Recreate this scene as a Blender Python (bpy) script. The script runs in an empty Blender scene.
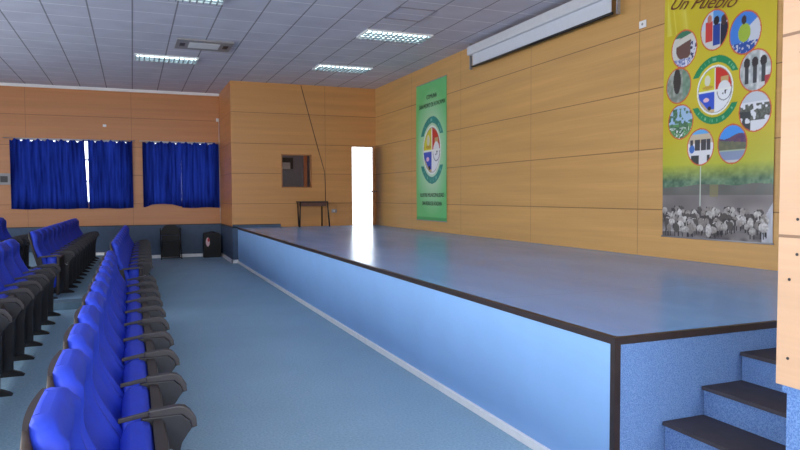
import bpy, bmesh, math, random
from mathutils import Vector, Matrix
PI = math.pi
C = bpy.context.scene.collection
S = bpy.context.scene

# ------------------------------------------------------------------ camera
F, YAW, PITCH, ROLL, CH = 666.34, .3817, -.0442, -.0045, 1.633
fw = Vector((math.sin(YAW)*math.cos(PITCH), math.cos(YAW)*math.cos(PITCH), math.sin(PITCH)))
r0 = Vector((math.cos(YAW), -math.sin(YAW), 0)); u0 = r0.cross(fw)
rr = r0*math.cos(ROLL)+u0*math.sin(ROLL); uu = u0*math.cos(ROLL)-r0*math.sin(ROLL)
cd = bpy.data.cameras.new('camera'); cam = bpy.data.objects.new('camera', cd); C.objects.link(cam)
cd.sensor_fit = 'HORIZONTAL'; cd.sensor_width = 36; cd.lens = F*36/800; cd.clip_start = .05; cd.clip_end = 300
M4 = Matrix((( rr.x, uu.x, -fw.x, 0), (rr.y, uu.y, -fw.y, 0), (rr.z, uu.z, -fw.z, CH), (0, 0, 0, 1)))
cam.matrix_world = M4
S.camera = cam

# ------------------------------------------------------------------ world, lights, exposure
w = bpy.data.worlds.new('sky'); S.world = w; w.use_nodes = True
bgn = w.node_tree.nodes['Background']; bgn.inputs[0].default_value = (.86, .93, 1, 1); bgn.inputs[1].default_value = 5.0

def area(name, loc, rot, sx, sy, power, col=(1, 1, 1)):
    l = bpy.data.lights.new(name, 'AREA'); l.shape = 'RECTANGLE'; l.size = sx; l.size_y = sy
    l.energy = power; l.color = col
    o = bpy.data.objects.new(name, l); o.location = loc; o.rotation_euler = rot; C.objects.link(o); return o
# daylight entering by the windows of the left wall and of the rear wall (both out of view)
area('left_wall_daylight', (-6.9, 2.2, 2.2), (0, -PI/2, 0), 1.9, 7.0, 470, (.93, .97, 1))
area('left_wall_daylight', (-6.9, 11.5, 2.2), (0, -PI/2, 0), 1.9, 7.0, 110, (.93, .97, 1))
area('rear_wall_daylight', (.5, -2.9, 2.1), (PI/2, 0, 0), 7.0, 2.2, 300, (.95, .98, 1))

S.view_settings.view_transform = 'Standard'
try: S.view_settings.look = 'None'
except Exception: pass
S.view_settings.gamma = 1; S.view_settings.use_curve_mapping = False
S.view_settings.exposure = 0.0

# ------------------------------------------------------------------ dimensions (metres)
HS = .866; XS = 2.378; XW = 5.965; Y1 = 16.56; Y2 = 18.81; ZC = 4.422; YE = 2.846; XB = 2.25
ZA, ZB, ZCC, ZD = 3.679, 2.926, 2.189, 1.447     # panel joints
DADO = .88

# ------------------------------------------------------------------ materials
def lin(c): return tuple(((x/255)/12.92 if x/255 <= .04045 else ((x/255+.055)/1.055)**2.4) for x in c)
MATS = {}
class NT:
    def __init__(s, name):
        s.m = bpy.data.materials.new(name); s.m.use_nodes = True; s.t = s.m.node_tree
        s.b = s.t.nodes['Principled BSDF']; s.out = s.t.nodes['Material Output']; MATS[name] = s.m
    def n(s, typ, **kw):
        nd = s.t.nodes.new(typ)
        for k, v in kw.items(): setattr(nd, k, v)
        return nd
    def l(s, a, b): s.t.links.new(a, b)
    def math(s, op, a, b=None, c=None):
        nd = s.n('ShaderNodeMath', operation=op)
        for i, v in enumerate((a, b, c)):
            if v is None: continue
            if isinstance(v, (int, float)): nd.inputs[i].default_value = v
            else: s.l(v, nd.inputs[i])
        return nd.outputs[0]
    def mix(s, fac, a, b):
        nd = s.n('ShaderNodeMix', data_type='RGBA')
        if isinstance(fac, (int, float)): nd.inputs[0].default_value = fac
        else: s.l(fac, nd.inputs[0])
        for i, v in ((6, a), (7, b)):
            if isinstance(v, tuple): nd.inputs[i].default_value = v[:3]+(1,)
            else: s.l(v, nd.inputs[i])
        return nd.outputs[2]
    def pos(s):
        g = s.n('ShaderNodeNewGeometry'); x = s.n('ShaderNodeSeparateXYZ'); s.l(g.outputs['Position'], x.inputs[0]); return g.outputs['Position'], x.outputs
    def noise(s, scale, stretch=(1, 1, 1), detail=4, vec=None):
        if vec is None: vec = s.n('ShaderNodeTexCoord').outputs['Object']
        mp = s.n('ShaderNodeMapping'); mp.inputs['Scale'].default_value = stretch; s.l(vec, mp.inputs[0])
        no = s.n('ShaderNodeTexNoise'); no.inputs['Scale'].default_value = scale; no.inputs['Detail'].default_value = detail
        s.l(mp.outputs[0], no.inputs[0]); return no.outputs[0]
    def ramp(s, f, a, b):
        nd = s.n('ShaderNodeMapRange'); nd.inputs[1].default_value = a; nd.inputs[2].default_value = b; s.l(f, nd.inputs[0]); return nd.outputs[0]
    def bump(s, h, strength=.3, dist=.01):
        nd = s.n('ShaderNodeBump'); nd.inputs['Strength'].default_value = strength; nd.inputs['Distance'].default_value = dist
        s.l(h, nd.inputs['Height']); s.l(nd.outputs[0], s.b.inputs['Normal'])

def plain(name, col, rough=.5, metal=0, var=.12, nscale=12, spec=None, bump=0):
    t = NT(name); c = lin(col)
    f = t.ramp(t.noise(nscale), .3, .7)
    t.l(t.mix(f, tuple(x*(1-var) for x in c), tuple(min(1, x*(1+var)) for x in c)), t.b.inputs['Base Color'])
    t.b.inputs['Roughness'].default_value = rough; t.b.inputs['Metallic'].default_value = metal
    if spec is not None: t.b.inputs['Specular IOR Level'].default_value = spec
    if bump: t.bump(t.noise(nscale*6), bump, .004)
    return t.m

def seams(t, coord, positions, half):
    out = None
    for p in positions:
        d = t.math('ABSOLUTE', t.math('SUBTRACT', coord, p))
        k = t.math('LESS_THAN', d, half)
        out = k if out is None else t.math('MAXIMUM', out, k)
    return out

def wood(name, col, axis, hs, vs, rough=.38, half=.006, var=.10):
    """laminate wall panels; axis = horizontal world axis index of the wall"""
    t = NT(name); c = lin(col); pv, xyz = t.pos()
    st = [1, 1, 1]; st[axis] = .12; st[2] = 2.2
    g1 = t.ramp(t.noise(3.2, tuple(st), 6, pv), .3, .7)
    st2 = [1, 1, 1]; st2[axis] = .1; st2[2] = 9
    g2 = t.ramp(t.noise(7, tuple(st2), 3, pv), .35, .65)
    base = t.mix(g1, tuple(x*(1-var) for x in c), tuple(x*(1+var*.8) for x in c))
    base = t.mix(t.math('MULTIPLY', g2, .12), base, tuple(x*.6 for x in c))
    m = seams(t, xyz[2], hs, half)
    if vs:
        m = t.math('MAXIMUM', m, t.math('MULTIPLY', seams(t, xyz[axis], vs, half*.8), .75))
    t.l(t.mix(t.math('MULTIPLY', m, .68), base, lin((84, 50, 26))), t.b.inputs['Base Color'])
    t.b.inputs['Roughness'].default_value = rough
    t.bump(t.math('SUBTRACT', 1.0, m), .5, .006)
    return t.m

wood_r = wood('wood_right', (207, 160, 97), 1, (ZA, ZB, ZCC, ZD), (4.29, 6.74, 9.2, 11.66, 14.12))
wood_b = wood('wood_box', (196, 140, 82), 0, (ZA, ZB, ZCC, ZD), (4.6,))
wood_bs = wood('wood_box_side', (196, 130, 76), 1, (ZA, ZB, ZCC, ZD), ())
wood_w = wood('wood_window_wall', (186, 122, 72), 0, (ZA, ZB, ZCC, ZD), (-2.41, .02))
wood_n = wood('wood_near', (208, 168, 134), 1, (2.247, 1.468), (), rough=.45, half=.006, var=.05)
wood_plain = wood('wood_frame', (165, 105, 60), 2, (), ()) if False else plain('wood_frame', (165, 108, 62), .45)

def carpet(name, ca, cb, scale=90, contrast=(.35, .65), big=.15):
    t = NT(name); pv, xyz = t.pos()
    f = t.ramp(t.noise(scale, (1, 1, 1), 3, pv), *contrast)
    g = t.ramp(t.noise(1.1, (1, 1, 1), 4, pv), .3, .7)
    base = t.mix(f, lin(ca), lin(cb))
    base = t.mix(t.math('MULTIPLY', g, big), base, tuple(x*.62 for x in lin(ca)))
    t.l(base, t.b.inputs['Base Color']); t.b.inputs['Roughness'].default_value = .95
    t.b.inputs['Specular IOR Level'].default_value = .15
    t.bump(f, .4, .004); return t.m
carpet_floor = carpet('carpet_floor', (140, 174, 198), (164, 196, 216), 60, (.3, .7), .2)
carpet_stage = carpet('carpet_stage', (90, 124, 182), (122, 156, 206), 170, (.4, .62), .08)
dado_dark = plain('dado_paint', (62, 82, 108), .6, var=.08)

t = NT('stage_vinyl'); pv, xyz = t.pos()
f = t.ramp(t.noise(1.6, (1, .35, 1), 5, pv), .3, .7); f2 = t.ramp(t.noise(14, (1, .2, 1), 5, pv), .58, .72)
base = t.mix(f, lin((108, 166, 232)), lin((124, 178, 240)))
base = t.mix(t.math('MULTIPLY', f2, .08), base, lin((170, 185, 205)))
jo = seams(t, xyz[1], (4.3, 6.7, 9.1, 11.5, 13.9), .004)
t.l(t.mix(t.math('MULTIPLY', jo, .35), base, lin((40, 60, 100))), t.b.inputs['Base Color'])
t.l(t.math('ADD', .2, t.math('MULTIPLY', f, .07)), t.b.inputs['Roughness']); t.b.inputs['Specular IOR Level'].default_value = .26
stage_top = t.m
stage_front = plain('stage_front_laminate', (140, 184, 236), .5, var=.03, nscale=2)
skirt = plain('skirting_white', (250, 252, 252), .5, var=.04)
trim_dark = plain('trim_dark', (48, 38, 38), .45, var=.2)
rubber = plain('tread_rubber', (58, 54, 62), .7, var=.15, bump=.2)

t = NT('ceiling_tiles'); pv, xyz = t.pos()
def grid(coord, off, per, half):
    fr = t.math('FRACT', t.math('DIVIDE', t.math('SUBTRACT', coord, off-per*40), per))
    return t.math('LESS_THAN', t.math('ABSOLUTE', t.math('SUBTRACT', fr, .5)), half/per)
ly = grid(xyz[0], .06-.305, .61, .0115); lx = grid(xyz[1], 10.91-.33, .66, .009)
f = t.ramp(t.noise(2.2, (1, 1, 1), 5, pv), .3, .7)
base = t.mix(f, lin((196, 192, 204)), lin((208, 205, 216)))
base = t.mix(t.math('MULTIPLY', lx, .9), base, lin((250, 248, 252)))
base = t.mix(t.math('MULTIPLY', ly, .72), base, lin((92, 86, 92)))
t.l(base, t.b.inputs['Base Color']); t.b.inputs['Roughness'].default_value = .8
ceil_m = t.m

white_paint = plain('white_paint', (228, 226, 226), .6, var=.03)
grey_metal = plain('grey_metal', (160, 160, 165), .4, .4, var=.05)
beige_plastic = plain('beige_plastic', (146, 142, 142), .5, var=.04)
dark_plastic = plain('dark_plastic', (34, 34, 38), .45, var=.15)
black_metal = plain('black_metal', (30, 26, 26), .4, .3, var=.2)
chrome = plain('chrome', (210, 210, 215), .2, 1.0, var=.02)
seat_blue = plain('seat_fabric', (36, 66, 205), .62, var=.1, nscale=5, bump=.12)
seat_shell = plain('seat_shell_plastic', (54, 46, 42), .45, var=.12, nscale=6)
arm_grey = plain('armrest_plastic', (58, 56, 60), .5, var=.1, nscale=8)
panel_grey = plain('side_panel_plastic', (40, 42, 50), .5, var=.1, nscale=8)
leg_black = plain('leg_steel', (24, 24, 28), .5, .2, var=.2)
screen_white = plain('screen_fabric', (205, 208, 216), .6, var=.02)
case_white = plain('case_white', (206, 206, 210), .45, var=.03)
booth_wall = plain('booth_wall', (118, 112, 120), .8, var=.06)
yard_m = plain('yard_plaster', (235, 232, 226), .8, var=.04)
sticker_pink = plain('sticker', (222, 190, 196), .5, var=.05)
sticker_red = plain('sticker_red', (190, 60, 70), .5, var=.05)

t = NT('curtain_cloth')
f = t.ramp(t.noise(3, (6, 1, .4), 3), .3, .7)
cc = t.mix(f, lin((12, 22, 80)), lin((30, 50, 138)))
dif = t.n('ShaderNodeBsdfDiffuse'); tr = t.n('ShaderNodeBsdfTranslucent'); mx = t.n('ShaderNodeMixShader')
mx.inputs[0].default_value = .27; t.l(cc, dif.inputs[0]); t.l(cc, tr.inputs[0])
t.l(dif.outputs[0], mx.inputs[1]); t.l(tr.outputs[0], mx.inputs[2]); t.l(mx.outputs[0], t.out.inputs[0])
curtain_m = t.m

t = NT('window_glass'); t.b.inputs['Base Color'].default_value = (.95, .97, 1, 1); t.b.inputs['Roughness'].default_value = .02
t.b.inputs['Transmission Weight'].default_value = 1; t.b.inputs['IOR'].default_value = 1.2
glass_m = t.m
t = NT('lamp_tube'); t.b.inputs['Base Color'].default_value = (1, 1, 1, 1)
t.b.inputs['Emission Color'].default_value = (.72, .96, 1, 1); t.b.inputs['Emission Strength'].default_value = 4.5
tube_m = t.m
t = NT('printed_cloth'); at = t.n('ShaderNodeVertexColor', layer_name='print'); t.l(at.outputs[0], t.b.inputs['Base Color'])
t.b.inputs['Roughness'].default_value = .38
print_m = t.m

# ------------------------------------------------------------------ mesh helpers
class MB:
    def __init__(s): s.bm = bmesh.new(); s.mi = 0
    def _mark(s, n0):
        s.bm.faces.ensure_lookup_table()
        for f in s.bm.faces[n0:]: f.material_index = s.mi
    def box(s, a, b, bev=0):
        n0 = len(s.bm.faces)
        x0, y0, z0 = [min(p, q) for p, q in zip(a, b)]; x1, y1, z1 = [max(p, q) for p, q in zip(a, b)]
        v = [s.bm.verts.new(p) for p in ((x0,y0,z0),(x1,y0,z0),(x1,y1,z0),(x0,y1,z0),(x0,y0,z1),(x1,y0,z1),(x1,y1,z1),(x0,y1,z1))]
        fs = [s.bm.faces.new([v[i] for i in q]) for q in ((0,3,2,1),(4,5,6,7),(0,1,5,4),(1,2,6,5),(2,3,7,6),(3,0,4,7))]
        if bev:
            es = list({e for f in fs for e in f.edges})
            bmesh.ops.bevel(s.bm, geom=es, offset=bev, segments=2, profile=.6, affect='EDGES')
        s._mark(n0); return s
    def prism(s, pts, axis, a, b, bev=0):
        """polygon pts (p,q) extruded along axis from a to b; (p,q) = the other two axes in order"""
        n0 = len(s.bm.faces)
        def P(p, q, r): return {0: (r, p, q), 1: (p, r, q), 2: (p, q, r)}[axis]
        A = [s.bm.verts.new(P(p, q, a)) for p, q in pts]; B = [s.bm.verts.new(P(p, q, b)) for p, q in pts]
        fs = [s.bm.faces.new(A), s.bm.faces.new(B[::-1])]
        n = len(pts)
        for i in range(n): fs.append(s.bm.faces.new((A[i], B[i], B[(i+1) % n], A[(i+1) % n])))
        bmesh.ops.recalc_face_normals(s.bm, faces=fs)
        if bev:
            es = list(set(fs[0].edges) | set(fs[1].edges))
            bmesh.ops.bevel(s.bm, geom=es, offset=bev, segments=2, profile=.6, affect='EDGES')
        s._mark(n0); return s
    def tube(s, pts, r, seg=8, closed=False):
        n0 = len(s.bm.faces); pts = [Vector(p) for p in pts]; rings = []
        n = len(pts)
        for i, p in enumerate(pts):
            if closed: d = pts[(i+1) % n]-pts[i-1]
            else: d = pts[min(i+1, n-1)]-pts[max(i-1, 0)]
            d.normalize(); ref = Vector((0, 0, 1)) if abs(d.z) < .9 else Vector((1, 0, 0))
            a = d.cross(ref).normalized(); b = d.cross(a)
            rings.append([s.bm.verts.new(p+(a*math.cos(2*PI*k/seg)+b*math.sin(2*PI*k/seg))*r) for k in range(seg)])
        m = n if closed else n-1
        for i in range(m):
            A, B = rings[i], rings[(i+1) % n]
            for k in range(seg): s.bm.faces.new((A[k], A[(k+1) % seg], B[(k+1) % seg], B[k])).smooth = True
        if not closed: s.bm.faces.new(rings[0]); s.bm.faces.new(rings[-1][::-1])
        s._mark(n0); return s
    def loops(s, loops, smooth=True):
        """closed cross-section loops joined into a skin with end caps"""
        n0 = len(s.bm.faces); R = [[s.bm.verts.new(p) for p in lp] for lp in loops]; n = len(R[0])
        for A, B in zip(R, R[1:]):
            for k in range(n): s.bm.faces.new((A[k], A[(k+1) % n], B[(k+1) % n], B[k])).smooth = smooth
        s.bm.faces.new(R[0][::-1]); s.bm.faces.new(R[-1])
        s._mark(n0); return s
    def build(s, name, mats, parent=None, smooth=False):
        bmesh.ops.recalc_face_normals(s.bm, faces=s.bm.faces[:])
        if smooth:
            for f in s.bm.faces: f.smooth = True
        me = bpy.data.meshes.new(name)
        if parent is not None:
            bmesh.ops.translate(s.bm, verts=s.bm.verts[:], vec=-WL.get(parent.name, Vector((0, 0, 0))))
        s.bm.to_mesh(me); s.bm.free()
        for m in (mats if isinstance(mats, (list, tuple)) else [mats]): me.materials.append(m)
        o = bpy.data.objects.new(name, me); C.objects.link(o)
        if parent is not None: o.parent = parent; WL[o.name] = WL.get(parent.name, Vector((0, 0, 0)))
        return o
WL = {}      # world offset of every parent while its parts are modelled in world coordinates
def tag(o, label, cat, group=None, kind=None):
    o['label'] = label; o['category'] = cat
    if group: o['group'] = group
    if kind: o['kind'] = kind
    return o
def thing(name, label, cat, loc=(0, 0, 0), group=None):
    o = bpy.data.objects.new(name, None); C.objects.link(o); o.location = loc; o.empty_display_size = .2
    WL[o.name] = Vector(loc); return tag(o, label, cat, group)
def struct(name, mb, m, parent=None):
    o = mb.build(name, m, parent)
    if parent is None: o['kind'] = 'structure'
    return o
def dup(root, loc, rotz, label, group=None):
    r = root.copy(); C.objects.link(r); r.location = loc; r.rotation_euler = (0, 0, rotz); r['label'] = label
    if group: r['group'] = group
    for ch in list(root.children):
        c = ch.copy(); C.objects.link(c); c.parent = r
        for g in ch.children:
            d = g.copy(); C.objects.link(d); d.parent = c
    return r

# ------------------------------------------------------------------ room shell
struct('floor', MB().box((-7.2, -3.2, -.2), (XW+.2, Y2+.2, 0)), carpet_floor)
struct('floor', MB().box((-7.0, -3.0, 0), (-.44, Y2, .13)), carpet_floor)
struct('floor', MB().box((-7.0, -3.0, .13), (-1.52, Y2, .26)), carpet_floor)
struct('ceiling', MB().box((-7.2, -3.2, ZC), (XW+.2, Y2+.2, ZC+.15)), ceil_m)
struct('wall_right', MB().box((XW, -3.2, DADO), (XW+.2, Y1+.2, ZC)).box((XW, -3.2, 0), (XW+.2, Y1+.2, DADO)), wood_r)

# window wall (recessed), with two window openings
WX = ((-2.66, -.06), (.36, 2.14)); WZ0, WZ1 = 1.46, 3.10
wb = MB()
xs = [-7.2, WX[0][0], WX[0][1], WX[1][0], WX[1][1], 5.2]
wb.box((xs[0], Y2, DADO), (xs[5], Y2+.2, WZ0)).box((xs[0], Y2, WZ1), (xs[5], Y2+.2, ZC))
for a, b in ((0, 1), (2, 3), (4, 5)): wb.box((xs[a], Y2, WZ0), (xs[b], Y2+.2, WZ1))
struct('wall_back', wb, wood_w)
struct('wall_back_dado', MB().box((-7.2, Y2-.012, 0), (XB, Y2+.2, DADO-.012)), dado_dark)
struct('trim_1', MB().box((-7.0, Y2-.022, DADO-.012), (XB, Y2, DADO+.012)), trim_dark)
struct('baseboard_back', MB().box((-1.5, Y2-.03, .13), (-.44, Y2-.012, .20)).box((-.44, Y2-.03, 0), (XB-.03, Y2-.012, .085)), skirt)
struct('trim_2', MB().box((-7.0, Y2-.05, ZC-.07), (XB, Y2, ZC)), white_paint)   # cornice
# projecting booth: side wall, front wall with service window and doorway
struct('wall_booth_side', MB().box((XB, Y1, DADO), (XB+.12, Y2, ZC)), wood_bs)
struct('wall_booth_dado', MB().box((XB+.0, Y1-.0, 0), (XB+.12, Y2, DADO-.012)).box((XB+.12, Y1, 0), (XS+.1, Y1+.12, DADO-.012)), dado_dark)
struct('trim_3', MB().box((XB-.012, Y1-.012, DADO-.014), (XB+.12, Y2, DADO+.014)), trim_dark)
SX0, SX1, SZ0, SZ1 = 3.46, 4.24, 1.835, 2.68
DX0, DX1, DZ1 = 5.316, 5.905, 2.90
fb = MB()
fb.box((XB+.12, Y1, DADO), (SX0, Y1+.12, ZC)).box((SX0, Y1, HS-.4), (SX1, Y1+.12, SZ0)).box((SX0, Y1, SZ1), (SX1, Y1+.12, ZC))
fb.box((XB, Y1-.001, DADO+.01), (XB+.12, Y1+.001, ZC))
fb.box((SX1, Y1, HS-.4), (DX0, Y1+.12, ZC)).box((DX0, Y1, DZ1), (DX1, Y1+.12, ZC)).box((DX1, Y1, HS-.4), (XW, Y1+.12, ZC))
struct('wall_booth_front', fb, wood_b)
struct('wall_booth_strip', MB().box((XB+.002, Y1-.012, HS+.001), (3.43, Y1-.0005, .925)), dado_dark)
struct('trim_7', MB().box((XB, Y1-.016, .925), (3.43, Y1-.0005, .945)), trim_dark)
struct('baseboard_booth', MB().box((XB-.03, Y1-.02, 0), (XB, Y2-.03, .085)).box((XB-.03, Y1-.02, 0), (XS, Y1, .085)), skirt)
# booth interior and the yard outside the stage door
struct('wall_booth_inner', MB().box((XB+.12, Y2-.05, 0), (5.1, Y2, ZC)).box((5.1, Y1+.12, 0), (5.2, Y2+.2, ZC)).box((XB+.12, Y1+.12, 0), (XB+.16, Y2-.05, ZC)), booth_wall)
struct('floor_yard', MB().box((5.2, Y1+.12, HS-.2), (16, 30, HS-.01)), yard_m)
struct('trim_4', MB().box((DX0, Y1+.0, HS-.3), (DX1, Y1+.12, HS-.002)), yard_m)      # threshold
# walls out of view: left wall and rear wall with the openings that let daylight in
lw = MB().box((-7.2, -3.2, 0), (-7.0, Y2+.2, 1.2)).box((-7.2, -3.2, 3.2), (-7.0, Y2+.2, ZC))
for a, b in ((-3.2, -1.4), (5.8, 7.9), (15.1, Y2+.2)): lw.box((-7.2, a, 1.2), (-7.0, b, 3.2))
struct('wall_left', lw, wood_r)
rw = MB().box((-7.0, -3.2, 0), (XW, -3.0, .95)).box((-7.0, -3.2, 3.3), (XW, -3.0, ZC)).box((-7.0, -3.2, .95), (-3.1, -3.0, 3.3)).box((4.1, -3.2, .95), (XW, -3.0, 3.3))
struct('wall_rear', rw, wood_b)
# wall beside the stairs, in line with the stage front
struct('wall_side', MB().box((2.366, -3.0, DADO), (2.5, 1.88, ZC)), wood_n)
struct('wall_side_dado', MB().box((2.385, -3.0, 0), (2.5, 1.845, DADO-.03)), carpet_stage)
struct('trim_5', MB().box((2.378, -3.0, DADO-.03), (2.5, 1.86, DADO)), carpet_stage)
sc = MB()
for yy, zz in ((1.83, 1.30), (1.80, 1.40), (1.80, 1.535), (1.80, 2.17), (1.79, 2.30), (1.72, 1.93), (1.83, .99), (1.5, .99), (1.3, 1.4), (1.3, 1.535)):
    sc.tube([(2.366, yy, zz), (2.3635, yy, zz)], .006, 8)
struct('trim_6', sc, dark_plastic)

# windows behind the curtains
def window(n, x0, x1):
    z0, z1 = WZ0, WZ1; fr = MB(); d0, d1 = Y2+.06, Y2+.12; k = .05
    fr.box((x0, d0, z0), (x0+k, d1, z1)).box((x1-k, d0, z0), (x1, d1, z1)).box((x0, d0, z0), (x1, d1, z0+k)).box((x0, d0, z1-k), (x1, d1, z1))
    nx = 4 if x1-x0 > 2 else 3
    for i in range(1, nx):
        xx = x0+(x1-x0)*i/nx; fr.box((xx-.022, d0, z0), (xx+.022, d1, z1))
    for i in (1, 2):
        zz = z0+(z1-z0)*i/3+.03; fr.box((x0, d0+.004, zz-.02), (x1, d1-.004, zz+.02))
    o = fr.build('window_%d' % n, grey_metal); o['kind'] = 'structure'
    MB().box((x0+.02, Y2+.088, z0+.02), (x1-.02, Y2+.093, z1-.02)).build('pane', glass_m, o)
window(1, *WX[0]); window(2, *WX[1])

# stage door leaf, standing open and seen on edge
dl = thing('door_1', 'wooden door leaf standing open beside the bright doorway', 'door', (DX1, Y1-.01, HS+.01))
del dl['label'], dl['category']; dl['kind'] = 'structure'
ang = math.atan2(5.905, Y1)          # leaf direction points back towards the hall
dv = Vector((-math.sin(ang)*.99, -math.cos(ang), 0)).normalized(); nv = Vector((dv.y, -dv.x, 0))
def leafpt(a, b, z): return Vector((DX1-.022, Y1-.02, 0))+dv*a+nv*b+Vector((0, 0, z))
def obox(mb, a0, a1, b0, b1, z0, z1):
    vs = [mb.bm.verts.new(leafpt(a, b, z)) for z in (z0, z1) for a, b in ((a0, b0), (a1, b0), (a1, b1), (a0, b1))]
    for q in ((0, 3, 2, 1), (4, 5, 6, 7), (0, 1, 5, 4), (1, 2, 6, 5), (2, 3, 7, 6), (3, 0, 4, 7)): mb.bm.faces.new([vs[i] for i in q])
mb = MB(); obox(mb, 0, .58, -.02, .02, HS+.01, DZ1-.01); mb.build('leaf', plain('door_wood', (150, 100, 60), .45), dl)
for sg in (-1, 1):
    h = MB(); h.tube([leafpt(.52, sg*.02, 1.74), leafpt(.52, sg*.085, 1.74), leafpt(.41, sg*.09, 1.74)], .014)
    h.tube([leafpt(.52, sg*.021, 1.74), leafpt(.52, sg*.028, 1.74)], .028, 12); h.build('door_handle', plain('handle_metal', (120, 115, 112), .4, .6), dl)

# ------------------------------------------------------------------ stage
st = thing('stage', 'long raised stage with glossy blue floor, pale blue front panel and dark edging', 'stage', (XS, YE, 0))
MB().prism([(XS+.01, YE+.01), (3.588, YE+.01), (3.588, 1.90), (XW-.004, 1.90), (XW-.004, Y1-.004), (XS+.01, Y1-.004)], 2, HS-.03, HS).build('stage_floor', stage_top, st)
MB().box((XS, YE+.03, .0), (XS+.03, Y1-.004, HS-.036)).build('front_panel', stage_front, st)
MB().box((XS+.03, YE, 0), (XW-.004, YE+.03, HS-.036)).build('end_panel', carpet_stage, st)
MB().box((XS-.006, YE-.006, HS-.036), (XS+.03, Y1-.02, HS+.003)).box((XS+.03, YE-.006, HS-.036), (3.588, YE+.022, HS+.003)).build('edge_trim', trim_dark, st)
MB().box((XS-.004, YE-.004, 0), (XS+.034, YE+.034, HS-.036)).build('corner_trim', trim_dark, st)
struct('baseboard_stage', MB().box((XS-.028, YE+.05, 0), (XS, Y1, .055), .004), skirt)

# stairs up to the stage, running away from the hall
sr = thing('stage_stairs', 'blue carpeted stairs with dark rubber treads at the near end of the stage', 'stairs', (2.44, 1.9, 0))
RX = [2.44, 2.72, 3.003, 3.295, 3.588]; RZ = [.175, .365, .532, .70]
prof = [(RX[0], 0)]
for i in range(4): prof += [(RX[i], RZ[i]), (RX[i+1], RZ[i])]
prof += [(RX[4], 0)]
MB().prism(prof, 1, 1.905, YE-.005).build('stair_body', carpet_stage, sr)
for i in range(4):
    MB().prism([(RX[i]-.022, RZ[i]-.008), (RX[i]-.005, RZ[i]-.008), (RX[i]-.005, RZ[i]+.0), (RX[i+1]-.003, RZ[i]+.0), (RX[i+1]-.003, RZ[i]+.012), (RX[i]-.02, RZ[i]+.012)], 1, 1.91, YE-.01).build('tread', rubber, sr)

# ------------------------------------------------------------------ projection screen
ps = thing('projection_screen', 'white roll-up projection screen in its long case high on the right wall', 'screen', (5.85, 9.1, 4.0))
MB().box((5.775, 7.05, 4.20), (5.90, 11.05, 4.36), .02).build('case', case_white, ps)
MB().box((5.83, 7.12, 4.0), (5.836, 10.92, 4.22)).build('screen_cloth', screen_white, ps)
MB().tube([(5.833, 7.10, 3.985), (5.833, 10.94, 3.985)], .02, 10).build('bottom_bar', black_metal, ps)
for yy in (7.0, 11.02):
    MB().box((5.82, yy-.012, 3.95), (5.87, yy+.012, ZC-.002)).build('bracket', grey_metal, ps)

# ------------------------------------------------------------------ ceiling fittings
def make_light():
    t = thing('ceiling_light', 'x', 'ceiling light', (0, 0, 0), 'louvred fluorescent lights in the ceiling')
    fr = MB(); a, b = .605, .30
    for x0, y0, x1, y1 in ((-a, -b, a, -b+.02), (-a, b-.02, a, b), (-a, -b, -a+.02, b), (a-.02, -b, a, b)): fr.box((x0, y0, -.03), (x1, y1, 0))
    fr.build('frame', white_paint, t)
    MB().box((-a+.02, -b+.02, -.006), (a-.02, b-.02, -.001)).build('reflector', white_paint, t)
    for y in (-.2, -.07, .07, .2): MB().tube([(-.56, y, -.018), (.56, y, -.018)], .011, 8).build('tube', tube_m, t)
    lv = MB()
    for y in (-.135, 0, .135): lv.box((-a+.02, y-.009, -.05), (a-.02, y+.009, -.028))
    for i in range(1, 13):
        x = -a+i*2*a/13; lv.box((x-.009, -b+.02, -.05), (x+.009, b-.02, -.028))
    lv.build('louvre', plain('louvre_metal', (120, 132, 140), .4), t)
    return t
L0 = make_light()
spots = [((4.31, 10.95), 'lit louvred ceiling light nearest the projection screen'),
         ((4.32, 14.1), 'lit louvred ceiling light nearest the open doorway'),
         ((.70, 14.35), 'lit louvred ceiling light just behind the air vent, above the curtains'),
         ((.67, 9.7), 'lit louvred ceiling light cut by the top edge of the photo')]
for i, ((x, y), lab) in enumerate(spots):
    if i == 0: L0.location = (x, y, ZC-.001); L0['label'] = lab
    else: dup(L0, (x, y, ZC-.001), 0, lab)

ac = thing('ceiling_vent', 'beige rectangular air conditioning unit set in the ceiling tiles', 'air vent', (1.28, 12.8, ZC))
cx, cy = 1.28, 12.82
MB().box((cx-.49, cy-.40, ZC-.03), (cx+.49, cy+.40, ZC-.001), .008).build('casing', beige_plastic, ac)
MB().box((cx-.27, cy-.22, ZC-.036), (cx+.27, cy+.22, ZC-.028), .003).build('grille', white_paint, ac)
for sx in (-1, 1):
    MB().box((cx+sx*.38-.045, cy-.12, ZC-.035), (cx+sx*.38+.045, cy+.12, ZC-.0285)).build('air_slot', dark_plastic, ac)
ht = MB(); x0, x1, y0, y1 = 3.72, 4.33, 9.25, 9.91
for a in ((x0, y0, x1, y0+.02), (x0, y1-.02, x1, y1), (x0, y0, x0+.02, y1), (x1-.02, y0, x1, y1)): ht.box((a[0], a[1], ZC-.012), (a[2], a[3], ZC-.001))
tag(ht.build('ceiling_hatch', plain('hatch_edge', (140, 134, 142), .6)), 'thin grey square access hatch frame in the ceiling tiles', 'hatch')

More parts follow.
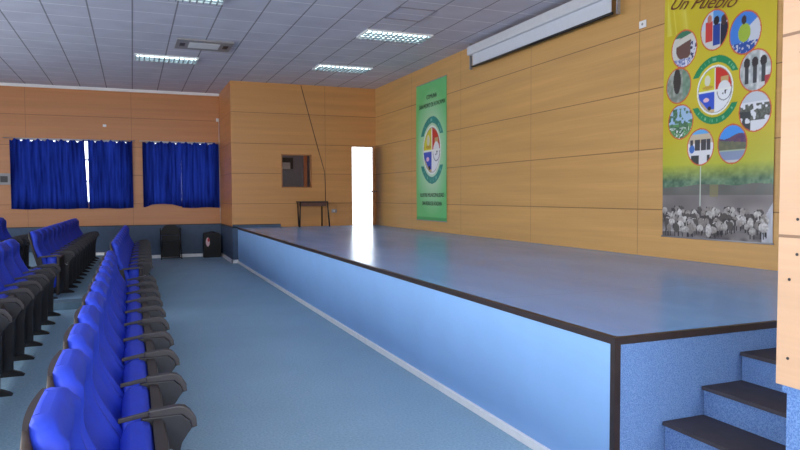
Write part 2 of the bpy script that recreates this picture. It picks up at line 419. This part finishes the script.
# ------------------------------------------------------------------ curtains
def curtain(x0, x1, z0, z1, label, lift=None, seed=0, lean=0.0):
    rnd = random.Random(seed); mb = MB(); nx = max(16, int((x1-x0)/.022)); nz = 22
    ph = rnd.random()*6
    def p(i, j, off):
        u = i/nx; v = j/nz
        x = x0+(x1-x0)*u+lean*(1-v)*u
        y = Y2-.075+.022*math.sin(x*34+ph+1.1*math.sin(x*5))*(1.0-.35*(1-v))+.012*math.sin(x*11+ph)
        top = z1+.022*math.sin(x*26+ph)+.015*math.sin(x*61)
        bot = z0+(lift(u) if lift else 0)+.008*math.sin(x*9+ph)
        return (x, y+off, bot+(top-bot)*v)
    G = [[[mb.bm.verts.new(p(i, j, o)) for j in range(nz+1)] for i in range(nx+1)] for o in (0, .002)]
    for i in range(nx):
        for j in range(nz):
            mb.bm.faces.new((G[0][i][j], G[0][i+1][j], G[0][i+1][j+1], G[0][i][j+1])).smooth = True
    o = mb.build('curtain', curtain_m)
    return tag(o, label, 'curtain', 'blue curtains over the back windows')
curtain(-2.76, -1.72, 1.335, 3.05, 'blue curtain at the far left beside the small grey wall box', seed=1)
curtain(-1.74, -1.10, 1.335, 3.05, 'narrow blue curtain just left of the bright slit between curtains', seed=2, lean=.065)
curtain(-1.02, .03, 1.335, 3.06, 'blue curtain just right of the bright slit between curtains', seed=3)
curtain(.27, 1.234, 1.36, 3.06, 'blue curtain with its hem lifted, above the black folding chair', lift=lambda u: .07*max(0, min(1, (u-.05)*6))*max(0, min(1, (1.0-u)*4)), seed=4)
curtain(1.235, 2.215, 1.33, 3.06, 'blue curtain in the corner against the booth wall', seed=5)
for x0, x1, lab in ((-2.9, .10, 'thin curtain rod over the wide left window'), (.2, 2.24, 'thin curtain rod over the window beside the booth')):
    tag(MB().tube([(x0, Y2-.027, 3.09), (x1, Y2-.027, 3.09)], .009, 8).tube([(x0+.02, Y2-.027, 3.09), (x0+.02, Y2, 3.085)], .006).tube([(x1-.02, Y2-.027, 3.09), (x1-.02, Y2, 3.085)], .006).build('curtain_rod', grey_metal), lab, 'curtain rod', 'curtain rods')

# ------------------------------------------------------------------ printed banners on the right wall
def H(i, j, s=0):
    n = (i*374761393+j*668265263+s*1274126177) & 0xffffffff; n = ((n ^ (n >> 13))*1274126177) & 0xffffffff
    return ((n ^ (n >> 16)) & 0xffff)/65535
def VN(x, y, s=0):
    i, j = math.floor(x), math.floor(y); a, b = x-i, y-j; a = a*a*(3-2*a); b = b*b*(3-2*b)
    return (H(i, j, s)*(1-a)+H(i+1, j, s)*a)*(1-b)+(H(i, j+1, s)*(1-a)+H(i+1, j+1, s)*a)*b
def mixc(a, b, f): f = max(0, min(1, f)); return tuple(p*(1-f)+q*f for p, q in zip(a, b))
def ell(x, y, cx, cy, a, b): return ((x-cx)/a)**2+((y-cy)/b)**2 < 1
def emblem(x, y, arc, ring=(235, 238, 232)):
    """crest; x, y in units of the disc radius"""
    r = math.hypot(x, y)
    if r <= 1:
        if r > .93: return ring
        if r > .90: return (150, 150, 140)
        if abs(x) < .035 or abs(y+.02) < .035: return ring
        if x < 0 and y > 0:
            c = (214, 205, 50)
            if ell(x, y, -.42, .42, .16, .22): c = (216, 214, 190)
            if ell(x, y, -.40, .14, .3, .07): c = (196, 160, 60)
            return c
        if x > 0 and y > 0:
            if math.hypot(x-.5, (y+.06)*.95) < .36: return (228, 228, 230)
            if abs(x-.52) < .2 and y < .48: return (200, 165, 110)
            return (205, 52, 38)
        if x < 0:
            if y < -.25-(-.62-x)*-.95-.28 or y < -.78: c = (205, 180, 130)
            elif ell(x, y, -.48, -.36, .16, .09): c = (230, 190, 200)
            else: c = (50, 84, 200)
            if ell(x, y, -.3, -.72, .1, .09): c = (50, 40, 40)
            return c
        c = (232, 234, 238)
        q = math.hypot(x-.5, (y+.06)*.95)
        if .36 < q < .40: c = (120, 120, 125)
        if ell(x, y, .52, -.12, .17, .12) and VN(x*14, y*14, 3) > .45: c = (50, 50, 60)
        return c
    if 1.1 < r < 1.38 and abs(y) > .62:
        a = math.atan2(y, x); tick = VN(a*22, 1.5, 8) > .62 and 1.18 < r < 1.3
        return mixc(arc, (220, 235, 215), .45 if tick else 0)
    if x > 0 and ell(x, y, .5, -.1, .3, .3): return (232, 234, 238)
    return None
def photo(k, x, y):
    """printed snapshots in the medallions; x, y in -1..1"""
    n = VN(x*6+k*9, y*6, k); m = VN(x*14+k*5, y*14, k+20)
    if k == 1:
        c = (60, 120, 90) if y > .62 else (206, 205, 196)
        if y < .62 and ell(x, y, .0, .05, .62, .62): c = (104, 74, 66)
        if y > .3+.25*x and y < .62+.2*x: c = (205, 202, 190)
        if y < -.5: c = mixc((60, 80, 150), (225, 225, 235), m*1.3)
        if x > .5 and y < .3: c = mixc((205, 205, 215), (40, 44, 90), 1 if m > .62 else 0)
        return c
    if k == 2:
        c = (190, 205, 220) if y > .1 else (205, 205, 200)
        if x > -.1 and y > .3: c = (90, 150, 215)
        if -.62 < x < -.12 and -.5 < y < .45: c = (205, 62, 55)
        if ell(x, y, -.35, .58, .16, .2): c = (190, 120, 100)
        if -.1 < x < .42 and -.75 < y < .25: c = (36, 66, 150)
        if ell(x, y, .14, .42, .2, .22): c = (40, 34, 40)
        if x > .45 and y < .2: c = (34, 34, 56)
        if ell(x, y, .66, .35, .2, .25): c = (70, 50, 50)
        return c
    if k == 3:
        c = (66, 128, 214)
        if x > .25 and y < .25+.6*(x-.25): c = (200, 205, 215)
        if ell(x, y, -.02, .0, .38, .42): c = (160, 185, 60)
        if ell(x, y, -.05, .58, .15, .2): c = (60, 44, 44)
        if y < -.42: c = mixc((40, 80, 160), (200, 205, 215), 1 if m > .7 else 0)
        return c
    if k == 4:
        c = mixc((112, 124, 112), (175, 178, 168), n)
        if ell(x, y, -.1, .25, .3, .7): c = (58, 52, 50)
        if x > .35: c = mixc(c, (90, 140, 110), .5)
        return c
    if k == 5:
        c = mixc((150, 160, 160), (225, 225, 225), n)
        for hx in (-.5, .0, .5):
            if ell(x, y, hx, .38, .2, .24): c = (50, 42, 44)
            if abs(x-hx) < .12 and -.6 < y < .2: c = (60, 62, 66)
        if x > .6 and y < -.3: c = (170, 60, 70)
        return c
    if k == 6:
        c = (158, 190, 220) if y > -.1 else (96, 150, 90)
        if n > .5 and y < .75: c = mixc((50, 92, 66), (96, 140, 100), m)
        if y < -.3 and m > .7: c = (225, 230, 230)
        return c
    if k == 7:
        c = (196, 204, 214) if y > .45 else (222, 224, 230)
        if -.45 < y < .35 and n > .42: c = mixc((62, 66, 60), (120, 124, 116), m)
        if x < -.25 and y < .0 and n > .3: c = (56, 62, 66)
        return c
    if k == 8:
        c = (96, 170, 228) if y > .68 else (196, 182, 158)
        if y < .2: c = (222, 222, 226)
        if -.2 < y < .38 and abs(x) < .75 and VN(x*9, 3, 2) > .45: c = (62, 60, 66)
        if ell(x, y, -.62, -.1, .2, .22): c = (60, 110, 190)
        if y < -.45 and VN(x*5, 9, 4) > .55: c = (50, 56, 56)
        return c
    c = (72, 150, 232)
    if y < .38+.12*math.sin(x*3): c = mixc((84, 62, 110), (120, 84, 96), n)
    if y < .12-.1*x: c = mixc((96, 104, 84), (126, 122, 92), n)
    if y < -.32: c = (138, 152, 182)
    if y < -.3 and y > -.36: c = (170, 186, 160)
    if y < -.78: c = (200, 200, 196)
    return c

def shell_sheet(mb, y0, y1, z0, z1, nu, nv, x, rip):
    V = []
    for i in range(nu+1):
        row = []
        for j in range(nv+1):
            u = i/nu; v = j/nv; yy = y1+(y0-y1)*u
            row.append(mb.bm.verts.new((x-rip*(.5+.5*math.sin(u*9+v*1.5))*(1-abs(2*v-1)**4), yy, z0+(z1-z0)*v)))
        V.append(row)
    for i in range(nu):
        for j in range(nv): mb.bm.faces.new((V[i][j], V[i+1][j], V[i+1][j+1], V[i][j+1])).smooth = True
def paint(o, fn):
    me = o.data; ca = me.color_attributes.new('print', 'FLOAT_COLOR', 'POINT'); loc = WL.get(o.name, Vector((0, 0, 0)))
    LUT = [lin((i, i, i))[0] for i in range(256)]
    for v, d in zip(me.vertices, ca.data):
        c = fn(v.co.y+loc.y, v.co.z+loc.z)
        d.color = tuple(LUT[max(0, min(255, int(q)))] for q in c)+(1,)
def text_mesh(txt, size, y, z, x, mat, parent, name='lettering', font_shear=0, width=None, rot=0):
    cu = bpy.data.curves.new(name, 'FONT'); cu.body = txt; cu.size = size; cu.align_x = 'CENTER'; cu.extrude = .0006; cu.shear = font_shear
    to = bpy.data.objects.new(name, cu); C.objects.link(to)
    dg = bpy.context.evaluated_depsgraph_get(); me = bpy.data.meshes.new_from_object(to.evaluated_get(dg))
    bpy.data.objects.remove(to)
    xs_ = [v.co.x for v in me.vertices]; k = (width/(max(xs_)-min(xs_))) if width else 1
    for v in me.vertices:
        a, b, c = v.co; a *= k; a, b = a*math.cos(rot)-b*math.sin(rot), a*math.sin(rot)+b*math.cos(rot); v.co = Vector((x-c, y-a, z+b))-WL[parent.name]
    me.materials.clear(); me.materials.append(mat)
    o = bpy.data.objects.new(name, me); C.objects.link(o); o.parent = parent; return o

ink_dark = plain('ink_dark', (30, 48, 52), .5); ink_brown = plain('ink_brown', (110, 58, 34), .5)
# --- big yellow banner with medallions and a herd
B2 = thing('banner', 'large yellow printed banner with oval pictures in a ring and a herd below', 'banner', (XW-.02, 5.55, 1.13))
mb = MB(); shell_sheet(mb, 4.80, 6.30, 1.13, 4.12, 230, 440, XW-.008, .012)
sheet = mb.build('banner_sheet', print_m, B2)
MED = [(1, 5.993, 3.31, .19, .22), (2, 5.567, 3.43, .195, .225), (3, 5.167, 3.31, .20, .23), (4, 6.068, 2.898, .19, .21), (5, 5.035, 2.90, .195, .22),
       (6, 6.03, 2.475, .19, .205), (7, 5.030, 2.484, .195, .215), (8, 5.737, 2.165, .19, .21), (9, 5.305, 2.167, .197, .215)]
rs = random.Random(5); SHEEP = []
for i in range(120):
    z = 1.22+.24*rs.random()**.8; SHEEP.append((z, 4.85+1.42*rs.random(), .030+.03*rs.random()*(1.6-z)/.3, .032+.045*rs.random()*(1.65-z)/.4, rs.choice(((222, 218, 212), (200, 196, 190), (60, 54, 52), (84, 78, 74), (150, 142, 136), (180, 172, 165), (226, 222, 218)))))
SHEEP.sort(key=lambda s: -s[0])
def paint2(y, z):
    for k, cy_, cz, a, b in MED:
        q = math.hypot((y-cy_)/a, (z-cz)/b)
        if q < 1:
            if q > .93: return (206, 96, 50)
            return photo(k, -(y-cy_)/a, (z-cz)/b)
    e = emblem(-(y-5.547)/.25, (z-2.775)/.27, (22, 136, 84))
    if e: return e
    yel = mixc((196, 176, 34), (214, 196, 50), VN(y*2, z*2))
    if z > 2.35: return mixc(yel, (228, 222, 130), .0 if not (5.9 < y < 6.25 and z > 3.5) else max(0, .5-.9*abs(VN(y*18-z*3, 1, 5)-.5)*2))
    c = mixc((186, 188, 60), yel, (z-1.95)/.4)
    if z < 2.0:
        tree = mixc((52, 84, 70), (128, 158, 124), VN(y*16, z*20, 6)*.6+VN(y*40, z*44, 7)*.4)
        c = mixc(tree, c, (z-1.78)/.2)
    if abs(y-5.73) < .006 and 1.5 < z < 1.95: return (196, 206, 190)
    if z < 1.70+.05*VN(y*4, 1, 9):
        c = mixc((112, 106, 104), (156, 148, 146), VN(y*5, z*7, 11))
        if z > 1.62: c = mixc(c, (84, 88, 80), .55)
        if VN(y*7, 3, 4) > .55 and z > 1.60 and 5.0 < y < 5.6: c = mixc(c, (140, 132, 90), .7)
    if z < 1.42: c = mixc((78, 72, 72), (140, 134, 132), VN(y*14, z*22, 12))
    if z < 1.25 and 1.19 < z-.03*(6.3-y) : c = mixc((180, 176, 176), (90, 84, 84), VN(y*9, z*30, 2))
    hit = None
    for sz, sy, a, b, col in SHEEP:
        if abs(y-sy) < a and z < sz+b:
            if ell(y, z, sy, sz, a, b): hit = mixc(col, (90, 84, 80), .45*VN(y*60, z*60, 3)+max(0, (sz-z)/b)*.3)
            elif sz-b*2.1 < z < sz and abs(abs(y-sy)-a*.55) < .006: hit = (38, 34, 34)
            elif ell(y, z, sy+a*.9, sz+b*.7, a*.35, b*.4): hit = (56, 50, 48)
    if hit: return hit
    if y < 4.93 and z < 1.55-(y-4.8)*1.6: return mixc((206, 206, 212), (160, 160, 166), VN(y*20, z*8, 14))
    return c
paint(sheet, paint2)
for z in (1.13, 4.12): MB().tube([(XW-.012, 4.79, z), (XW-.012, 6.31, z)], .009, 8).build('rail', grey_metal, B2)
text_mesh('Un Pueblo', .20, 5.77, 3.71, XW-.024, ink_brown, B2, font_shear=.6, width=.95, rot=-.22)
# --- narrow green banner with the same crest
B1 = thing('banner', 'tall green printed banner with a round crest near the doorway', 'banner', (XW-.02, 13.05, 1.08))
mb = MB(); shell_sheet(mb, 12.27, 13.82, 1.09, 4.06, 110, 220, XW-.008, .01)
sheet = mb.build('banner_sheet', print_m, B1)
def paint1(y, z):
    e = emblem(-(y-12.99)/.46, (z-2.60)/.52, (20, 140, 130))
    if e: return e
    d = math.hypot((y-13.0)/.85, (z-2.55)/1.35)
    c = mixc((212, 230, 212), (104, 192, 118), (d-.25)/.8)
    if y > 13.70: c = mixc(c, (120, 190, 100), .5)
    if z < 1.17: c = mixc(c, (60, 150, 80), .6)
    return c
paint(sheet, paint1)
for z in (1.09, 4.06): MB().tube([(XW-.012, 12.26, z), (XW-.012, 13.83, z)], .009, 8).build('rail', grey_metal, B1)
for txt, s, z, wd in (('COMUNA', .13, 3.70, .52), ('SAN PEDRO DE ATACAMA', .13, 3.52, 1.3), ('ILUSTRE MUNICIPALIDAD', .12, 1.60, 1.2), ('SAN PEDRO DE ATACAMA', .12, 1.42, 1.0)):
    text_mesh(txt, s, 12.98, z, XW-.022, ink_dark, B1, width=wd)

# ------------------------------------------------------------------ small wall fittings
wv = thing('wall_box', 'small light grey wall box with a dark screen left of the curtains', 'wall box', (-2.87, Y2, 1.95))
MB().box((-3.06, Y2-.05, 1.94), (-2.74, Y2-.001, 2.22), .008).build('housing', beige_plastic, wv)
MB().box((-2.98, Y2-.056, 2.0), (-2.82, Y2-.049, 2.15)).build('screen', dark_plastic, wv)
tag(MB().box((2.16, Y2-.05, 3.66), (2.235, Y2-.001, 3.75), .012).build('alarm_sensor', white_paint), 'tiny white sensor high in the corner beside the booth', 'sensor')
tag(MB().box((-.66, Y2-.02, 3.43), (-.58, Y2-.001, 3.49), .006).build('junction_cover', white_paint), 'tiny white cover plate above the left window curtains', 'cover plate')
so = thing('wall_socket', 'white socket plate high on the right wall between screen and yellow banner', 'socket', (XW, 6.68, 3.75))
MB().box((XW-.012, 6.62, 3.71), (XW-.001, 6.74, 3.80), .004).build('plate', white_paint, so)
MB().tube([(XW-.0125, 6.68, 3.755), (XW-.015, 6.68, 3.755)], .016, 12).build('socket_hole', beige_plastic, so)
so = thing('wall_socket', 'white socket plate low on the booth wall right of the small desk', 'socket', (4.82, Y1, 1.24))
MB().box((4.75, Y1-.012, 1.2), (4.89, Y1-.001, 1.29), .004).build('plate', beige_plastic, so)
MB().tube([(4.82, Y1-.0125, 1.245), (4.82, Y1-.015, 1.245)], .016, 12).build('socket_hole', white_paint, so)
wire = [(3.98, Y1-.008, 4.41)]+[(3.98+.595*i/6, Y1-.008, 4.41-(4.41-2.243)*i/6-.02*math.sin(PI*i/6)) for i in range(1, 7)]+[(4.59, Y1-.008, 1.9), (4.59, Y1-.008, 1.5)]
tag(MB().tube(wire, .007, 6).build('cable', black_metal), 'thin dark cable running slantwise down the booth wall to the seam', 'cable')
tag(MB().tube([(2.235, Y2-.015, 3.66), (2.235, Y2-.015, DADO+.02)], .007, 6).build('cable', white_paint), 'thin pale cable down the corner beside the right curtain', 'cable')

# booth window and what is behind it
bw = MB(); k = .03
bw.box((SX0, Y1-.01, SZ0), (SX0+k, Y1+.10, SZ1)).box((SX1-k, Y1-.01, SZ0), (SX1, Y1+.10, SZ1)).box((SX0, Y1-.01, SZ0), (SX1, Y1+.10, SZ0+k)).box((SX0, Y1-.01, SZ1-k), (SX1, Y1+.10, SZ1))
o = bw.build('window_3', wood_plain); o['kind'] = 'structure'
MB().box((SX0+.02, Y1+.05, SZ0+.02), (SX1-.02, Y1+.055, SZ1-.02)).build('pane', glass_m, o)
pf = thing('picture_frame', 'small framed picture on the wall inside the booth window', 'picture', (3.95, Y2-.05, 2.4))
MB().box((3.93, Y2-.08, 2.40), (4.26, Y2-.051, 2.72), .006).build('frame', black_metal, pf)
MB().box((3.955, Y2-.084, 2.40), (4.175, Y2-.079, 2.58)).build('print', plain('picture_print', (180, 170, 165), .5), pf)
tag(MB().box((4.56, Y2-.13, HS), (4.65, Y2-.06, 3.2)).build('wooden_post', plain('post_wood', (196, 110, 62), .5)), 'orange brown wooden upright seen through the booth window', 'post')
bd = thing('booth_desk', 'dark desk top edge along the bottom of the booth window', 'desk', (3.6, 17.2, 0))
MB().box((3.3, Y1+.25, 1.80), (4.25, Y1+.75, 1.87)).build('desk_top', dark_plastic, bd)
for x in (3.34, 4.21):
    for y in (Y1+.3, Y1+.7): MB().box((x-.02, y-.02, 0), (x+.02, y+.02, 1.80)).build('leg', black_metal, bd)
bl = thing('booth_fill_lamp', 'added fill lamp on the booth ceiling, out of view behind the window', 'lamp', (3.6, 17.7, ZC))
MB().tube([(3.6, 17.7, ZC-.001), (3.6, 17.7, ZC-.08)], .09, 16).build('fill_lamp_cover', white_paint, bl)
pl = bpy.data.lights.new('booth_fill_light', 'POINT'); pl.energy = 22; pl.shadow_soft_size = .08; pl.color = (1, .9, .85)  # added fill light that brightens the booth interior, no such lamp is seen
po = bpy.data.objects.new('booth_fill_light', pl); po.location = (0, 0, -.2); po.parent = bl; C.objects.link(po)

# ------------------------------------------------------------------ small desk on the stage
dk = thing('small_desk', 'small dark metal framed desk standing on the stage against the booth wall', 'desk', (4.15, 16.3, HS))
MB().prism([(3.80, 16.02), (4.50, 16.02), (4.52, 16.04), (4.52, 16.44), (3.80, 16.44)], 2, 1.47, 1.50).build('desk_top', black_metal, dk)
MB().box((3.84, 16.05, 1.38), (4.48, 16.40, 1.47)).build('tray', plain('tray_brown', (92, 56, 44), .5), dk)
for x, y, dx in ((3.815, 16.04, -.02), (3.84, 16.42, .02), (4.50, 16.04, .05), (4.46, 16.42, .0)):
    MB().tube([(x, y, 1.475), (x+dx*.4, y, 1.2), (x+dx, y, HS+.002)], .018, 8).build('leg', black_metal, dk)

# ------------------------------------------------------------------ folding chair and loudspeaker by the window wall
blk = plain('matt_black', (15, 15, 18), .6)
fc = thing('folding_chair', 'black folding chair with rounded back against the dado', 'chair', (.90, 18.4, 0))
def arc_rect(cx, hw, z0, z1, n=10, rad=.16):
    pts = [(cx-hw, z0)]
    for i in range(n+1):
        a = PI-PI/2*i/n; pts.append((cx-hw+rad+rad*math.cos(a), z1-rad+rad*math.sin(a)))
    for i in range(n+1):
        a = PI/2-PI/2*i/n; pts.append((cx+hw-rad+rad*math.cos(a), z1-rad+rad*math.sin(a)))
    pts.append((cx+hw, z0)); return pts
CXc = .92
MB().prism(arc_rect(CXc, .235, .62, .90, 10, .22), 1, 18.60, 18.635, .008).build('backrest', blk, fc)
MB().box((CXc-.24, 18.22, .42), (CXc+.24, 18.60, .46), .014).build('seat', blk, fc)
MB().box((CXc-.22, 18.585, .47), (CXc+.22, 18.60, .60)).build('lower_back', blk, fc)
for sx in (-1, 1):
    MB().tube([(CXc+sx*.25, 18.66, .80), (CXc+sx*.25, 18.60, .5), (CXc+sx*.25, 18.16, .012)], .013, 8).build('leg', black_metal, fc)
    MB().tube([(CXc+sx*.225, 18.30, .42), (CXc+sx*.225, 18.70, .012)], .013, 8).build('leg', black_metal, fc)
MB().tube([(CXc-.25, 18.18, .05), (CXc+.25, 18.18, .05)], .010, 8).build('crossbar', black_metal, fc)
MB().tube([(CXc-.225, 18.68, .06), (CXc+.225, 18.68, .06)], .010, 8).build('crossbar', black_metal, fc)
MB().prism([(CXc-.235, .04), (CXc+.235, .04), (CXc+.23, .42), (CXc-.23, .42)], 1, 18.50, 18.53).build('seat_bag', blk, fc)

sp = thing('loudspeaker', 'black floor loudspeaker with a pale oval sticker in the corner', 'speaker', (1.96, 18.45, 0))
MB().prism([(1.745, 0), (2.17, 0), (2.19, .06), (2.175, .62), (2.13, .66), (1.80, .66), (1.755, .62)], 1, 18.35, 18.70, .012).build('cabinet', blk, sp)
MB().prism([(1.80, .08), (2.13, .08), (2.12, .60), (1.81, .60)], 1, 18.34, 18.352).build('grille', plain('speaker_grille', (22, 22, 25), .7), sp)
pts = [(1.845+.05*math.cos(a*PI/8), .42+.12*math.sin(a*PI/8)) for a in range(16)]
MB().prism(pts, 1, 18.334, 18.3395).build('sticker', sticker_pink, sp)
pts = [(1.865+.03*math.cos(a*PI/8), .475+.05*math.sin(a*PI/8)) for a in range(16)]
MB().prism(pts, 1, 18.330, 18.3335).build('sticker_mark', sticker_red, sp)
MB().tube([(1.9, 18.5, .661), (1.93, 18.5, .685), (2.02, 18.5, .685), (2.05, 18.5, .66)], .012, 8).build('handle', black_metal, sp)

# ------------------------------------------------------------------ auditorium seats
MOD = .61
def make_seat():
    t = thing('auditorium_seat', 'x', 'theatre seat')
    HW = .274; ZK = (1.0-.34)/(1.062-.34)
    # upholstered back: sections from bottom to top
    def width(z):
        if z < .80: return HW-.004*(z-.4)
        k = min(1, (z-.80)/.275); return HW*(1-.07*k-.16*max(0, k-.62)**2/.1444)
    def front(z):
        k = max(0, min(1, (.90-z)/.50)); k = k*k*(3-2*k)
        return -.176+.010*math.exp(-((z-.95)/.07)**2)+.172*k
    def back(z): return -.105-.165*((z-.36)/.7)
    lv = []
    zs = [.34, .36, .40]+[.40+.56*i/16 for i in range(1, 17)]+[.99, 1.02, 1.042, 1.055, 1.062]
    for z in zs:
        wz = width(min(z, 1.0)); e = 0
        if z > 1.0: e = (z-1.0)/.062
        if z < .36: e = .5
        sh = math.sqrt(max(0, 1-e*e)); wz *= .55+.45*sh if z > 1 else 1
        xf, xb = front(z), back(z); mid = (xf+xb)/2; xf = mid+(xf-mid)*(.25+.75*sh); xb = mid+(xb-mid)*(.25+.75*sh)
        loop = []; N = 20
        for i in range(N+1):
            s = -1+2*i/N; a = abs(s)
            inner = .50+.22*math.sin((z-.45)*4.2)                       # seam line swings with height
            bol = .022*math.exp(-((a-min(.86, inner+.25))/.15)**2) if z < 1.0 else 0
            groove = (-.010*math.exp(-((a-inner)/.035)**2)-.034*max(0, 1-(a/.66)**2)*min(1, max(0, (.94-z)/.12))) if z < .97 else 0
            edge = -.06*max(0, a-.86)**2/.0196
            loop.append((xf+(bol+groove)*sh+edge*.7, s*wz, z))
        for i in range(6):
            s = 1-2*(i+.5)/6; loop.append((xb-.004*(1-s*s), s*wz*.97, z))
        lv.append([(a+.0, b, .34+(c-.34)*ZK) for a, b, c in loop])
    MB().loops(lv).build('backrest', seat_blue, t)
    # plastic shell behind the back
    lv = []
    for z in [.30, .34, .45, .6, .75, .9, .98, 1.03, 1.05]:
        wz = (width(min(z, 1.0))+.010)*(1 if z < .98 else (1-.16*((z-.98)/.07)))
        xb = back(z); loop = []
        for i in range(9): s = -1+i/4; loop.append((xb+.012, s*wz, z))
        for i in range(9): s = 1-i/4; loop.append((xb-.034+.014*s*s+(.02*max(0, (z-.98)/.07)), s*wz, z))
        lv.append([(a, b, .30+(c-.30)*(.985-.30)/.75) for a, b, c in loop])
    MB().loops(lv).build('back_shell', seat_shell, t)
    # folded-up seat cushion with its shell, lengthened downwards to imitate the shade under the seat
    lv = []; shl = []
    for k, z in enumerate([.155, .17, .24, .36, .46, .54, .585, .61, .622]):
        e = max(0, (z-.59)/.034, (.19-z)/.035); sh = math.sqrt(max(0, 1-min(1, e)**2*.96))
        lean = .03*(z-.4); x0 = -.045+lean; x1 = .088+lean; m = (x0+x1)/2; hw = .276*(.97+.03*sh)
        lv.append([(m+(x0-m)*sh*(1-.28*abs(s)**6), s*hw, z) for s in [-1+i/6 for i in range(13)]]+[(m+(x1-m)*max(.35, sh), s*hw, z) for s in [1-i/3 for i in range(7)]])
    MB().loops(lv).build('seat_cushion', seat_blue, t)
    for z in [.05, .07, .25, .42, .56, .605, .618]:
        e = max(0, (z-.59)/.034, (.09-z)/.04); sh = math.sqrt(max(0, 1-min(1, e)**2*.6)); lean = .03*(z-.4); hw = .277
        shl.append([(.090+lean, s*hw, z) for s in [-1+i/3 for i in range(7)]]+[(.090+lean+.058*sh*(1-.12*s*s), s*hw*.97, z) for s in [1-i/3 for i in range(7)]])
    MB().loops(shl).build('seat_shell', seat_shell, t)
    return t
def stand_meshes(t, y, panel=True):
    if not panel:
        MB().prism([(-.12, .612), (.12, .628), (.135, .640), (.12, .655), (-.12, .636)], 1, y-.012, y+.012, .003).build('armrest', arm_grey, t)
        MB().prism([(-.16, .62), (-.10, .62), (-.03, .03), (-.09, .03)], 1, y-.012, y+.012, .003).build('leg', leg_black, t)
        MB().prism([(-.16, 0), (.10, 0), (.10, .02), (-.02, .045), (-.16, .03)], 1, y-.02, y+.02, .004).build('foot', leg_black, t)
        return
    ar = MB().prism([(.08, .626), (.225, .626), (.258, .594), (.268, .556), (.290, .562), (.287, .598), (.262, .640), (.24, .660), (.21, .668), (.08, .658)], 1, y-.021, y+.021, .006)
    ar.prism([(-.05, .612), (.085, .632), (.085, .654), (-.05, .632)], 1, y-.009, y+.009, .003).build('armrest', arm_grey, t)
    pnl = [(.05, .625), (.22, .625), (.258, .59), (.268, .556), (.248, .53), (.222, .49), (.208, .43), (.200, .36), (.190, .05), (-.07, .05), (-.03, .40)]  # dark panel carried down to the foot, standing in for under-seat shade
    pn = MB().prism(pnl, 1, y-.016, y+.016, .004).build('side_panel', panel_grey, t)
    MB().tube([(.17, y-.016, .46), (.17, y-.024, .46)], .013, 10).build('bolt', chrome, pn)
    foot = [(-.16, 0), (.268, 0), (.275, .012), (.25, .03), (.19, .055), (-.08, .062), (-.16, .02)]
    MB().prism(foot, 1, y-.021, y+.021, .005).build('foot', leg_black, t)
seat0 = make_seat(); stand_meshes(seat0, MOD/2)
end0 = None
def side_of(lastmost): pass
ORD = ['first', 'second', 'third', 'fourth', 'fifth', 'sixth', 'seventh', 'eighth', 'ninth', 'tenth', 'eleventh', 'twelfth', 'thirteenth', 'fourteenth']
used = [False]
def row(x0, ystart, n, z, slope, desc, group):
    """seats from the near end to the far end of one block"""
    a = -math.atan(slope)
    for i in range(n):
        yc = ystart+MOD*(i+.5); x = x0+slope*(yc-ystart)
        lab = '%s seat counting from the near end of %s' % (ORD[i], desc)
        if i == n-1: lab = 'farthest seat of %s' % desc
        if i == 0: lab = 'nearest seat of %s' % desc
        if i == 0:
            r = dup(seat0, (x, yc, z), a, lab, group)
            stand_meshes_local(r)
        else: dup(seat0, (x, yc, z), a, lab, group)
ES = []
def stand_meshes_local(r):
    global ES
    if not ES:
        WL[r.name] = Vector((0, 0, 0)); before = set(r.children)
        stand_meshes(r, -MOD/2, panel=False); ES = [c for c in r.children if c not in before]
    else:
        for c in ES:
            d = c.copy(); C.objects.link(d); d.parent = r
row(-.03, 1.39, 12, 0, 0, 'the bright blue foreground row beside the aisle', 'seats of the nearest row')
row(-.03, 10.0, 10, 0, .017, 'the centre far block, before the folding chair', 'seats of the far centre block')
row(-1.145, 3.91, 9, .13, 0, 'the dark left block near the camera', 'seats of the near left block')
row(-1.155, 11.0, 11, .13, .017, 'the far block under the left curtains', 'seats of the far left block')
row(-2.14, 9.6, 8, .26, .017, 'the rearmost block at the left edge', 'seats of the rearmost block')
for c in list(seat0.children):
    for g in list(c.children): bpy.data.objects.remove(g)
    bpy.data.objects.remove(c)
bpy.data.objects.remove(seat0)
tag(MB().box((-1.3, 9.85, .13), (-.46, 10.2, .225), .008).build('aisle_step', plain('step_carpet', (92, 118, 136), .9)), 'low blue-grey step across the gap between the left seat blocks', 'step')
